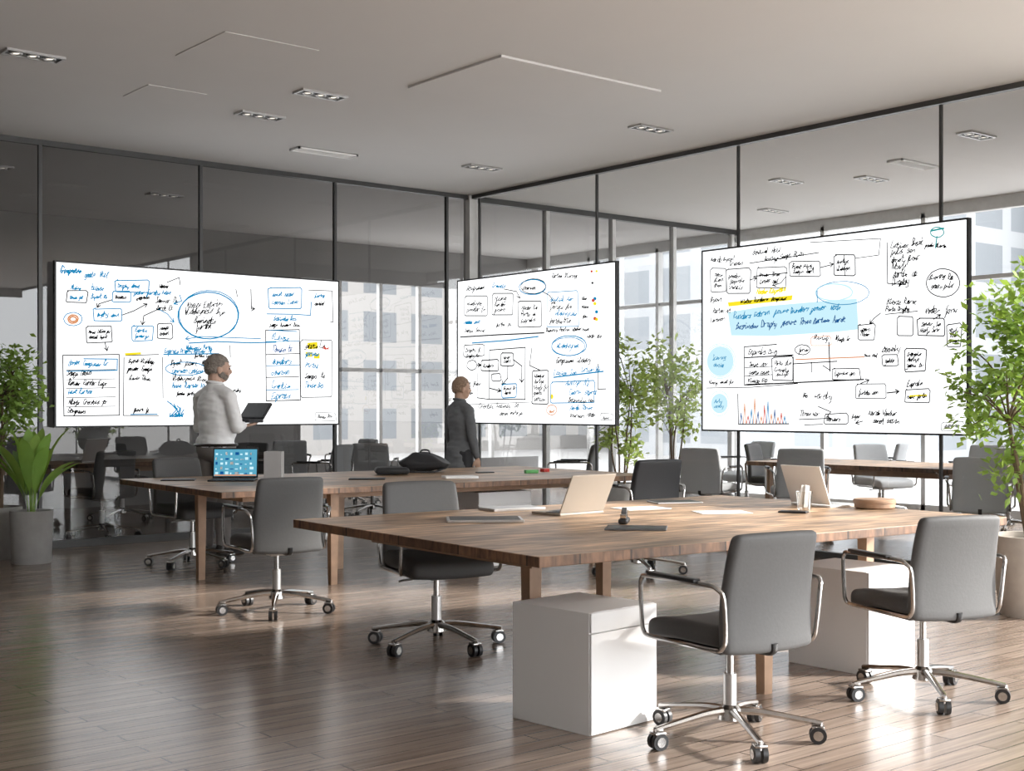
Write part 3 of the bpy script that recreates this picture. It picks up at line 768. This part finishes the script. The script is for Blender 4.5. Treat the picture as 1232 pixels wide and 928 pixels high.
# ------------------------------------------------------------------ laptops and desk items
def laptop(loc, rotz, ang, shell, scr, label, w=.34, d=.235, key=None, t0=.014, tl=.008):
    r = root('laptop', loc, rotz, label, 'laptop')
    b = MB().rbox((w, d, t0), (0, 0, t0/2), .004)
    mk('laptop_base', b, shell, r)
    k = MB()
    for i in range(5):
        for j in range(12):
            x = -w*.42+j*w*.84/11; y = d*.36-i*d*.1
            k.box((x-w*.03, y-d*.035, t0), (x+w*.03, y+d*.035, t0+.0025))
    k.box((-w*.16, -d*.42, t0), (w*.16, -d*.14, t0+.001))
    mk('keyboard', k, key or M['black'], r)
    X = Matrix.Translation((0, d/2-.006, t0+.002)) @ Matrix.Rotation(-R(ang-90), 4, 'X')
    l = MB()
    t = MB().rbox((w, tl, d), (0, 0, d/2), .003)
    l.add(t.v, t.f, 0, False, X)
    mk('laptop_lid', l, shell, r)
    y0 = -tl/2-.0008
    s = MB(); s.add([(-w*.47, y0, d*.06), (w*.47, y0, d*.06), (w*.47, y0, d*.95), (-w*.47, y0, d*.95)], [(0, 1, 2, 3)], 0, False, X)
    if scr is M['lapscreen']:
        rn = random.Random(5)
        for i in range(40):
            x0 = -w*.44+(i % 8)*w*.108; z0 = d*(.12+.16*(i//8)); ww = w*rn.uniform(.03, .085); hh = d*rn.uniform(.02, .10)
            s.add([(x0, y0-.0008, z0), (x0+ww, y0-.0008, z0), (x0+ww, y0-.0008, z0+hh), (x0, y0-.0008, z0+hh)], [(0, 1, 2, 3)], [1, 2, 1, 1, 4][i % 5], False, X)
        s.add([(-w*.46, y0-.0008, d*.07), (w*.46, y0-.0008, d*.07), (w*.46, y0-.0008, d*.11), (-w*.46, y0-.0008, d*.11)], [(0, 1, 2, 3)], 3, False, X)
    mk('laptop_screen', s, [scr, M['w_lblue'], M['w_dblue'], M['w_orange'], M['paper']], r)
    return r
T = .7505
laptop((4.93, 9.60, T), R(-36), 100, M['black'], M['lapscreen'], 'open black laptop with blue screen on the long table', w=.37, d=.25)
laptop((4.88, 5.46, T), R(182), 116, M['beige'], M['black'], 'open tan laptop seen from the back of its lid', w=.34, d=.235)
laptop((6.49, 4.91, T), R(84), 112, M['paper'], M['black'], 'open white laptop near the table corner', w=.32, d=.25, key=M['alu'])
laptop((5.35, 13.9, T), R(-150), 105, M['alu'], M['black'], 'open silver laptop on the table behind smoked glass', w=.36, d=.25)
def slab(name, loc, rotz, size, m, label, cat, screenm=None):
    r = root(name, loc, rotz, label, cat)
    mk('body', MB().rbox(size, (0, 0, size[2]/2), .003), m, r)
    if screenm: mk('glass_face', MB().box((-size[0]*.46, -size[1]*.45, size[2]), (size[0]*.46, size[1]*.45, size[2]+.001)), screenm, r)
    return r
slab('closed_laptop', (4.22, 5.38, T), R(-35), (.40, .25, .014), M['alu'], 'closed grey laptop lying flat on the table', 'laptop', M['fab'])
slab('closed_laptop', (4.80, 5.86, T), R(-10), (.34, .2, .016), M['alu'], 'closed silver laptop near the table edge', 'laptop')
slab('tablet', (4.52, 4.55, T), R(-48), (.30, .20, .009), M['fab'], 'dark grey tablet lying on the near table', 'tablet', M['black'])
slab('tablet', (5.95, 5.65, T), R(-25), (.30, .2, .009), M['alu'], 'silver tablet lying near the far edge', 'tablet', M['black'])
slab('phone', (5.90, 4.68, T), R(-65), (.16, .08, .009), M['black'], 'black phone lying on the oak table', 'phone', M['black'])
slab('tablet', (4.62, 9.95, T), R(-30), (.27, .2, .009), M['black'], 'black tablet at the end of the long table', 'tablet', M['black'])
slab('tablet', (5.9, 9.1, T), R(-35), (.3, .2, .009), M['black'], 'dark tablet on the long table', 'tablet', M['black'])
slab('notebook', (6.6, 8.75, T), R(-25), (.28, .2, .02), M['paper'], 'white notebook on the long table', 'notebook')
slab('paper_sheet', (5.6, 4.95, T), R(-30), (.297, .21, .003), M['paper'], 'pale paper sheets lying on the oak table', 'paper')
slab('paper_sheet', (5.45, 5.45, T), R(-12), (.297, .21, .003), M['paper'], 'pale paper sheets lying on the oak table', 'paper')
slab('phone', (7.3, 9.3, T), R(-20), (.16, .08, .009), M['black'], 'black phone on the long table', 'phone', M['black'])
slab('marker_box', (7.6, 9.0, T), R(-20), (.12, .06, .03), M['greenthing'], 'small green marker box on the long table', 'box')
slab('marker_box', (7.85, 9.1, T), R(10), (.08, .05, .03), M['redthing'], 'small red box on the long table', 'box')
# file box beside black laptop
r = root('file_box', (5.24, 9.48, T), R(-36), 'upright grey file box next to the black laptop', 'file box')
f = MB(); f.box((-.07, -.1, 0), (.07, .1, .008)); f.box((-.07, -.1, .008), (-.064, .1, .235)); f.box((.064, -.1, .008), (.07, .1, .235)); f.box((-.064, .094, .008), (.064, .1, .235)); f.box((-.064, -.1, .008), (.064, -.094, .235))
mk('body', f, M['greybox'], r)
for i in range(5): mk('paper', MB().box((-.05+i*.022, -.088, .01), (-.044+i*.022, .088, .225)), M['paper'], r)
# backpack
r = root('backpack', (6.95, 9.75, T), R(-40), 'black soft backpack lying on the long table', 'bag')
def bagfn(v):
    x, y, z = v
    n = noise.noise(Vector((x*7, y*7, z*7)))*.03
    k = 1-.35*max(0, z/.09)
    return (x*k*(1+n), y*k*(1+n), z*(1-.55*(x/.24)**2)+n)
mk('body', MB().rbox((.46, .32, .18), (0, 0, .093), .07, 0, cuts=7, fn=bagfn, smooth=True, seg=4), M['fab_b'], r)
mk('strap', MB().tube([(-.2, -.1, .05), (-.28, -.18, .02), (-.1, -.24, .015), (.1, -.22, .015), (.2, -.1, .05)], .014, 8, False, 5, flat=.5), M['fab_b'], r)
mk('handle', MB().tube([(-.05, .02, .16), (-.03, .02, .2), (.03, .02, .2), (.05, .02, .16)], .008, 8, False, 4), M['fab_b'], r)
r = root('folded_jacket', (6.45, 9.55, T+.002), R(-30), 'black folded garment beside the backpack', 'jacket')
mk('cloth', MB().rbox((.3, .24, .06), (0, 0, .036), .028, 0, cuts=6, fn=lambda v: (v.x, v.y, v.z*(1+.4*noise.noise(Vector((v.x*12, v.y*12, 0)))) if v.z > 0 else v.z), smooth=True, seg=3), M['fab_b'], r)
# low round lidded box
r = root('round_wooden_box', (6.53, 4.58, T), 0, 'low round tan wooden box with closed lid', 'box')
mk('box_body', MB().lathe([(0, 0), (.105, 0), (.118, .008), (.120, .034), (0, .034)], n=32), M['oakleg'], r)
mk('lid', MB().lathe([(0, .035), (.124, .035), (.125, .05), (.118, .057), (0, .060)], n=32), M['oakleg'], r)
# tumbler with sticks
r = root('glass_tumbler', (6.10, 4.76, T), 0, 'clear glass tumbler with white paper slips inside', 'cup')
mk('glass_wall', MB().lathe([(0, .001), (.038, .001), (.048, .11), (.045, .11), (.036, .008), (0, .008)], n=24), M['cupglass'], r)
for i in range(5):
    t = i*1.3
    mk('paper_slip', MB().rbox((.03, .002, .13), (.01*math.cos(t), .01*math.sin(t), .08), .0005, rot=(R(8*math.sin(t)), R(10*math.cos(t)), t)), M['paper'], r)
# tape dispenser
r = root('tape_dispenser', (4.68, 4.80, T), R(-50), 'small rounded black tape dispenser with metal reel', 'tape dispenser')
mk('base', MB().rbox((.05, .14, .03), (0, 0, .015), .012, seg=3), M['black'], r)
mk('tape_reel', MB().cyl((-.012, .012, .048), (.012, .012, .048), .034, n=24), M['fab'], r)
mk('reel_hub', MB().cyl((-.016, .012, .048), (.016, .012, .048), .014, n=16), M['chrome'], r)
mk('cutter', MB().rbox((.03, .012, .03), (0, -.058, .038), .003, rot=(R(25), 0, 0)), M['chrome'], r)

# ------------------------------------------------------------------ plants
def leafquad(mb, p, d, n, L, W, mi=0):
    d = d.normalized(); s = d.cross(n)
    if s.length < 1e-3: s = Vector((1, 0, 0))
    s.normalize(); n = s.cross(d)
    v = [p, p+d*L*.4+s*W*.5+n*L*.06, p+d*L, p+d*L*.4-s*W*.5+n*L*.06, p+d*L*.45-n*L*.02]
    mb.add(v, [(0, 1, 4), (1, 2, 4), (2, 3, 4), (3, 0, 4)], mi, True)

def bush(name, loc, pot_r, pot_h, zc, rad, nclus, nleaf, L, leafm, potm, label, seed, trunk_r=.018, spread=.11, taper=.86):
    rn = random.Random(seed)
    r = root(name, loc, 0, label, 'plant')
    pot = MB().lathe([(0, 0), (pot_r*taper, 0), (pot_r*(taper+.03), .015), (pot_r, pot_h-.01), (pot_r*.99, pot_h), (pot_r*.88, pot_h), (pot_r*.87, pot_h-.05), (0, pot_h-.05)], n=32)
    mk('plant_pot', pot, potm, r)
    s = MB().lathe([(pot_r*.87, pot_h-.05), (pot_r*.6, pot_h-.03), (0, pot_h-.025)], n=24)
    mk('soil', s, M['soil'], r)
    br = MB(); lf = MB()
    tops = []
    for i in range(4):
        a = i*1.57+rn.uniform(-.5, .5); e = Vector((math.cos(a)*rad[0]*.4, math.sin(a)*rad[1]*.4, zc+rad[2]*rn.uniform(-.4, .3)))
        p0 = Vector((math.cos(a)*.03, math.sin(a)*.03, pot_h-.05)); mid = (p0+e)/2+Vector((rn.uniform(-.04, .04), rn.uniform(-.04, .04), 0))
        br.tube([p0, mid, e], [trunk_r, trunk_r*.8, trunk_r*.45], 8, False, 5); tops.append(e); tops.append(mid)
    for c in range(nclus):
        while True:
            q = Vector((rn.uniform(-1, 1), rn.uniform(-1, 1), rn.uniform(-1, 1)))
            if .25 < q.length < 1: break
        e = Vector((q.x*rad[0], q.y*rad[1], zc+q.z*rad[2]))
        b0 = min(tops, key=lambda t: (t-e).length)
        m2 = (b0+e)/2+Vector((0, 0, .05))
        br.tube([b0, m2, e], [trunk_r*.4, trunk_r*.3, trunk_r*.15], 5, False, 3)
        for k in range(nleaf):
            o = Vector((rn.gauss(0, 1), rn.gauss(0, 1), rn.gauss(0, 1)))*spread*.6
            d = Vector((rn.gauss(0, 1), rn.gauss(0, 1), rn.gauss(-.1, .7)))+q*.6
            n = Vector((rn.gauss(0, .5), rn.gauss(0, .5), 1))
            leafquad(lf, e+o, d, n, L*rn.uniform(.7, 1.25), L*.6*rn.uniform(.8, 1.2))
    mk('branches', br, M['bark'], r)
    mk('foliage', lf, leafm, r)
    return r
bush('potted_ficus', (7.95, 4.37, 0), .27, .52, 1.52, (.46, .46, .70), 84, 36, .072, M['leaf'], M['clay'], 'bushy potted tree with bright green leaves in a beige pot', 1, taper=.72)
bush('potted_bush', (3.80, 11.88, 0), .2, .46, 1.50, (.34, .33, .46), 46, 34, .078, M['leaf'], M['concrete'], 'leafy green bush in a grey pot by the smoked glass', 2)
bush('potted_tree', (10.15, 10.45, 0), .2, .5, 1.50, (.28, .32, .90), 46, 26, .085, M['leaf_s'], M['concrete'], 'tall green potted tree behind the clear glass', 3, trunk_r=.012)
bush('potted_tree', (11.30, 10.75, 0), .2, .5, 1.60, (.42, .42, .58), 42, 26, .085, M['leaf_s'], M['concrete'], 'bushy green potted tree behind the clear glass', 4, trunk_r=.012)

def broadleaf(loc, label, seed):
    rn = random.Random(seed)
    r = root('broadleaf_plant', loc, 0, label, 'plant')
    pr, ph = .18, .455
    mk('plant_pot', MB().lathe([(0, 0), (pr*.88, 0), (pr*.92, .012), (pr, ph-.01), (pr*.99, ph), (pr*.88, ph), (pr*.87, ph-.05), (0, ph-.05)], n=32), M['concrete'], r)
    mk('soil', MB().lathe([(pr*.87, ph-.05), (pr*.6, ph-.03), (0, ph-.025)], n=24), M['soil'], r)
    for i in range(20):
        a = i*2.4+rn.uniform(-.3, .3); L = rn.uniform(.65, 1.08); W = rn.uniform(.10, .15); out = rn.uniform(.10, .38)
        h = L*.95-out*.35
        d = Vector((math.cos(a), math.sin(a), 0)); s = Vector((-d.y, d.x, 0))
        mb = MB(); N = 12; vs = []
        for k in range(N+1):
            t = k/N
            c = d*(.03+out*t**1.6)+Vector((0, 0, ph-.03+h*(t-.18*t**3.2)))
            w = .008+(W*math.sin(math.pi*min(1, max(0, (t-.25)/.75)))**.8 if t > .25 else 0)
            vs += [c-s*w*.5+Vector((0, 0, .18*w)), c, c+s*w*.5+Vector((0, 0, .18*w))]
        fs = []
        for k in range(N):
            o = k*3; fs += [(o, o+1, o+4, o+3), (o+1, o+2, o+5, o+4)]
        mb.add(vs, fs)
        mk('leaf', mb, M['leaf_d'] if i % 3 else M['leaf'], r)
broadleaf((3.90, 11.33, 0), 'broad-leaved green plant in a grey concrete pot', 8)

# ------------------------------------------------------------------ people
def remesh(mb, vox, name, m, smooth=2):
    me = mb.mesh(name+'_src', [])
    o = bpy.data.objects.new(name+'_src', me); COL.objects.link(o)
    md = o.modifiers.new('r', 'REMESH'); md.mode = 'VOXEL'; md.voxel_size = vox; md.use_smooth_shade = True
    if smooth:
        sm = o.modifiers.new('s', 'SMOOTH'); sm.factor = .5; sm.iterations = smooth
    dg = C.evaluated_depsgraph_get(); ev = o.evaluated_get(dg)
    out = bpy.data.meshes.new_from_object(ev)
    out.name = name
    bpy.data.objects.remove(o)
    out.materials.clear(); out.materials.append(m)
    out.polygons.foreach_set('use_smooth', [True]*len(out.polygons))
    return out

def cutmesh(me, test):
    bm = bmesh.new(); bm.from_mesh(me)
    bmesh.ops.delete(bm, geom=[v for v in bm.verts if test(v.co)], context='VERTS')
    bm.to_mesh(me); bm.free()

def hand(mb, wrist, d, n, thumb_side, curl):
    w = Vector(wrist); d = Vector(d).normalized(); n = Vector(n).normalized(); s = d.cross(n).normalized()*thumb_side
    n = (n-d*n.dot(d)).normalized()
    c = w+d*.048
    X = Matrix((s, d, n)).transposed().to_4x4()
    mb.sph(c, (.042, .055, .017), 14, 10, X=X)
    for i, (off, L) in enumerate([(.031, .072), (.011, .08), (-.010, .074), (-.030, .058)]):
        b = w+d*.09+s*off
        a = curl; m1 = b+(d*math.cos(a)+n*math.sin(a))*L*.5
        a = curl*2; m2 = m1+(d*math.cos(a)+n*math.sin(a))*L*.3
        a = curl*2.8; m3 = m2+(d*math.cos(a)+n*math.sin(a))*L*.25
        mb.cap(b-d*.02, .0098, m1, .0092); mb.cap(m1, .0092, m2, .0086); mb.cap(m2, .0086, m3, .008)
    b = w+d*.028+s*.03; m1 = b+d*.03+s*.026+n*.006; m2 = m1+d*.028+s*.004+n*.012
    mb.cap(b, .0125, m1, .0105); mb.cap(m1, .0105, m2, .009)

def person(loc, rotz, scale, arms, label, skin, hairm, topm, legm, coat=0.0, beard=False, head_yaw=0.0, head_pitch=0.0, bulk=0.0):
    r = root('person', loc, rotz, label, 'person', scale=scale)
    HP = Vector((0, .01, 1.555))
    HS = 1.10
    RX = Matrix.Translation(HP+Vector((0, 0, -.028))) @ Matrix.Rotation(head_yaw, 4, 'Z') @ Matrix.Rotation(head_pitch, 4, 'X') @ Matrix.Scale(HS, 4) @ Matrix.Translation(-HP-Vector((0, 0, .012)))
    rot3 = RX.to_3x3().to_4x4()
    b = MB()
    def hs(mb, c, rad): mb.sph(RX @ Vector(c), rad, 20, 14, X=rot3)
    hs(b, (0, .0, 1.70), (.076, .094, .098)); hs(b, (0, .025, 1.645), (.062, .076, .078)); hs(b, (0, .055, 1.605), (.036, .034, .028))
    hs(b, (0, .104, 1.665), (.012, .019, .022)); hs(b, (0, .094, 1.69), (.009, .014, .026)); hs(b, (0, .090, 1.628), (.022, .010, .006)); hs(b, (0, .089, 1.617), (.020, .010, .006))
    hs(b, (0, .083, 1.707), (.05, .016, .010))
    for sg in (-1, 1):
        hs(b, (sg*.078, -.008, 1.665), (.010, .020, .032)); hs(b, (sg*.05, .055, 1.655), (.02, .025, .022))
    b.cap((0, -.018, 1.44), .066, RX @ Vector((0, -.012, 1.62)), .060)
    def torso(mb, g, low=True):
        mb.sph((0, -.005, 1.30), (.166+g, .112+g+bulk*.3, .19+g), 24, 16)
        mb.sph((0, bulk*.6, 1.12), (.145+g+bulk, .102+g+bulk, .22+g), 24, 16)
        if low: mb.sph((0, -.01, .98), (.160+g+bulk*.4, .115+g+bulk*.4, .14+g), 24, 16)
        mb.cap((-.14, -.012, 1.415), .056+g, (.14, -.012, 1.415), .056+g)
        for sg in (-1, 1): mb.cap((0, -.02, 1.485), .045+g, (sg*.13, -.014, 1.43), .045+g)
    torso(b, 0)
    def legs(mb, g):
        for sg in (-1, 1):
            h = (sg*.09, -.005, .93); k = (sg*.10, .012, .50); a = (sg*.105, -.015, .10)
            mb.cap(h, .088+g, k, .056+g); mb.cap(k, .056+g, (sg*.103, -.018, .36), .054+g*1.3); mb.cap((sg*.103, -.018, .36), .054+g*1.3, a, .038+g*1.8)
    legs(b, 0)
    for sg in (-1, 1):
        b.cap((sg*.105, -.03, .05), .04, (sg*.115, .13, .03), .028)
    for side, (el, wr, hd, hn, th, cu) in zip((-1, 1), arms):
        sh = Vector((side*.185, -.012, 1.395)); el = Vector(el); wr = Vector(wr)
        b.cap(sh, .050, el, .038); b.cap(el, .039, wr, .027)
        hand(b, wr, hd, hn, th, cu)
    mk('body', remesh(b, .0075, 'body', skin), None, r)
    t = MB(); torso(t, .014)
    for side, (el, wr, *_) in zip((-1, 1), arms):
        sh = Vector((side*.185, -.012, 1.395)); el = Vector(el); wr = Vector(wr)
        t.cap(sh, .064, el, .055); t.cap(el, .055, el+(wr-el)*.90, .040)
    t.cap((0, -.018, 1.46), .074, (0, -.014, 1.50), .072)
    if coat:
        t.sph((0, -.01, .95), (.178, .132, .14), 24, 14); t.tube([(0, -.01, 1.0), (0, -.01, coat)], [.155, .172], 24)
    me = remesh(t, .010, 'shirt', topm, 4)
    if not coat: cutmesh(me, lambda c: c.z < .955)
    for v in me.vertices:
        q = Vector((v.co.x*7, v.co.y*7, v.co.z*15))
        v.co += v.normal*(.008*noise.noise(q)+.005*noise.noise(q*2.1))
    mk('coat' if coat else 'shirt', me, None, r)
    cl_ = MB().tube([(.066*math.cos(t*math.pi/10), -.014+.068*math.sin(t*math.pi/10), 1.522-.014*math.sin(t*math.pi/10)) for t in range(20)], .013, 8, True, 0)
    mk('collar', cl_, topm, r)
    l = MB(); legs(l, .012); l.sph((0, -.01+bulk*.3, .94), (.180+bulk*.4, .134+bulk*.6, .115), 24, 14)
    me = remesh(l, .011, 'trousers', legm, 2)
    for v in me.vertices: v.co += v.normal*(.004*noise.noise(v.co*11))
    mk('trousers', me, None, r)
    if not coat:
        bl = MB().tube([((.183+bulk*.4)*math.cos(t*math.pi/12), -.01+bulk*.3+(.137+bulk*.6)*math.sin(t*math.pi/12), .975) for t in range(24)], .014, 6, True, 0)
        mk('belt', bl, M['shoe'], r)
    for sg in (-1, 1):
        s = MB(); s.cap((sg*.105, -.045, .05), .045, (sg*.118, .14, .038), .036); s.cap((sg*.105, -.035, .07), .045, (sg*.105, -.02, .11), .045)
        s.rbox((.082, .27, .02), (sg*.112, .05, .010), .008)
        mk('shoe', remesh(s, .009, 'shoe', M['shoe'], 1), None, r)
    hm = MB(); hm.sph((0, -.002, 1.703), (.080, .098, .102), 40, 30); hm.sph((0, -.020, 1.672), (.077, .079, .060), 40, 24)
    me = remesh(hm, .005, 'hair', hairm, 1)
    cutmesh(me, lambda c: c.z < 1.735-.9*max(0, .035-c.y)-(0 if c.y > .035 else .02) and (c.y > -.02 or c.z < 1.635))
    for v in me.vertices: v.co += v.normal*(.0035*noise.noise(v.co*60)+.003*noise.noise(v.co*25))
    me.transform(RX)
    mk('hair', me, None, r)
    if beard:
        bd = MB(); hs(bd, (0, .045, 1.612), (.048, .048, .034)); hs(bd, (0, .096, 1.642), (.026, .009, .007))
        for sg in (-1, 1): hs(bd, (sg*.056, .024, 1.635), (.012, .034, .030)); hs(bd, (sg*.04, .05, 1.618), (.024, .034, .024))
        mk('beard', remesh(bd, .006, 'beard', hairm, 2), None, r)
    for sg in (-1, 1):
        e = MB(); hs(e, (sg*.03, .087, 1.688), (.011, .008, .007)); mk('eye', e, M['eye'], r)
        e = MB(); hs(e, (sg*.031, .096, 1.711), (.017, .006, .004)); mk('eyebrow', e, hairm, r)
    return r

# man with white shirt holding an open laptop
man = (5.44, 10.92, 0); MS = (1.10, 1.10, 1.03)
arms = [((-.235, .02, 1.13), (-.12, .19, 1.145), (.25, 1, .05), (0, 0, 1), -1, .12),
        ((.235, .02, 1.13), (.12, .19, 1.145), (-.25, 1, .05), (0, 0, 1), 1, .12)]
person(man, R(-76), MS, arms, 'bearded man in white shirt and grey trousers holding an open laptop', M['skin'], M['hair'], M['shirt'], M['trouser'], beard=True, head_yaw=R(-20), head_pitch=R(-4), bulk=.022)
def wpt(o, a, sc, p):
    p = Vector((p[0]*sc[0], p[1]*sc[1], p[2]*sc[2]))
    return (o[0]+p.x*math.cos(a)-p.y*math.sin(a), o[1]+p.x*math.sin(a)+p.y*math.cos(a), o[2]+p.z)
lp = wpt(man, R(-76), MS, (0, .310, 1.170))
laptop(lp, R(-76), 128, M['fab_b'], M['black'], 'open bulky dark laptop held by the man in a white shirt', w=.32, d=.18, t0=.035, tl=.026)
# second person
arms2 = [((-.225, .0, 1.12), (-.205, .08, .88), (0, .2, -1), (1, 0, 0), 1, .3),
         ((.225, .0, 1.12), (.205, .08, .88), (0, .2, -1), (-1, 0, 0), -1, .3)]
person((8.17, 10.82, 0), R(-88), (.86, .94, .935), arms2, 'person with cropped hair in long grey coat looking at a screen', M['skin_d'], M['hair_d'], M['jacket'], M['trouser_d'], coat=.66, head_yaw=R(-12), head_pitch=R(-3))

# ------------------------------------------------------------------ lights
w = bpy.data.worlds.new('World'); C.scene.world = w; w.use_nodes = True
bg = w.node_tree.nodes['Background']
bg.inputs['Color'].default_value = (.95, .975, 1.0, 1); bg.inputs['Strength'].default_value = 8.0
sl = bpy.data.lights.new('sun', 'SUN'); sl.energy = 11.5; sl.angle = R(5); sl.color = (1.0, .96, .91)
so = bpy.data.objects.new('sun', sl); COL.objects.link(so)
d = Vector((-.72, .60, -.46)).normalized()
so.rotation_euler = d.to_track_quat('-Z', 'Y').to_euler()
so.location = (14, -8, 8)

# ------------------------------------------------------------------ camera
cam = bpy.data.cameras.new('camera'); co = bpy.data.objects.new('camera', cam); COL.objects.link(co)
co.location = (0, 0, 1.35); co.rotation_euler = (R(90), 0, R(-39.33))
cam.sensor_width = 36; cam.lens = 1560/1232*36; cam.shift_y = 26/1232
cam.clip_start = .05; cam.clip_end = 300
C.scene.camera = co
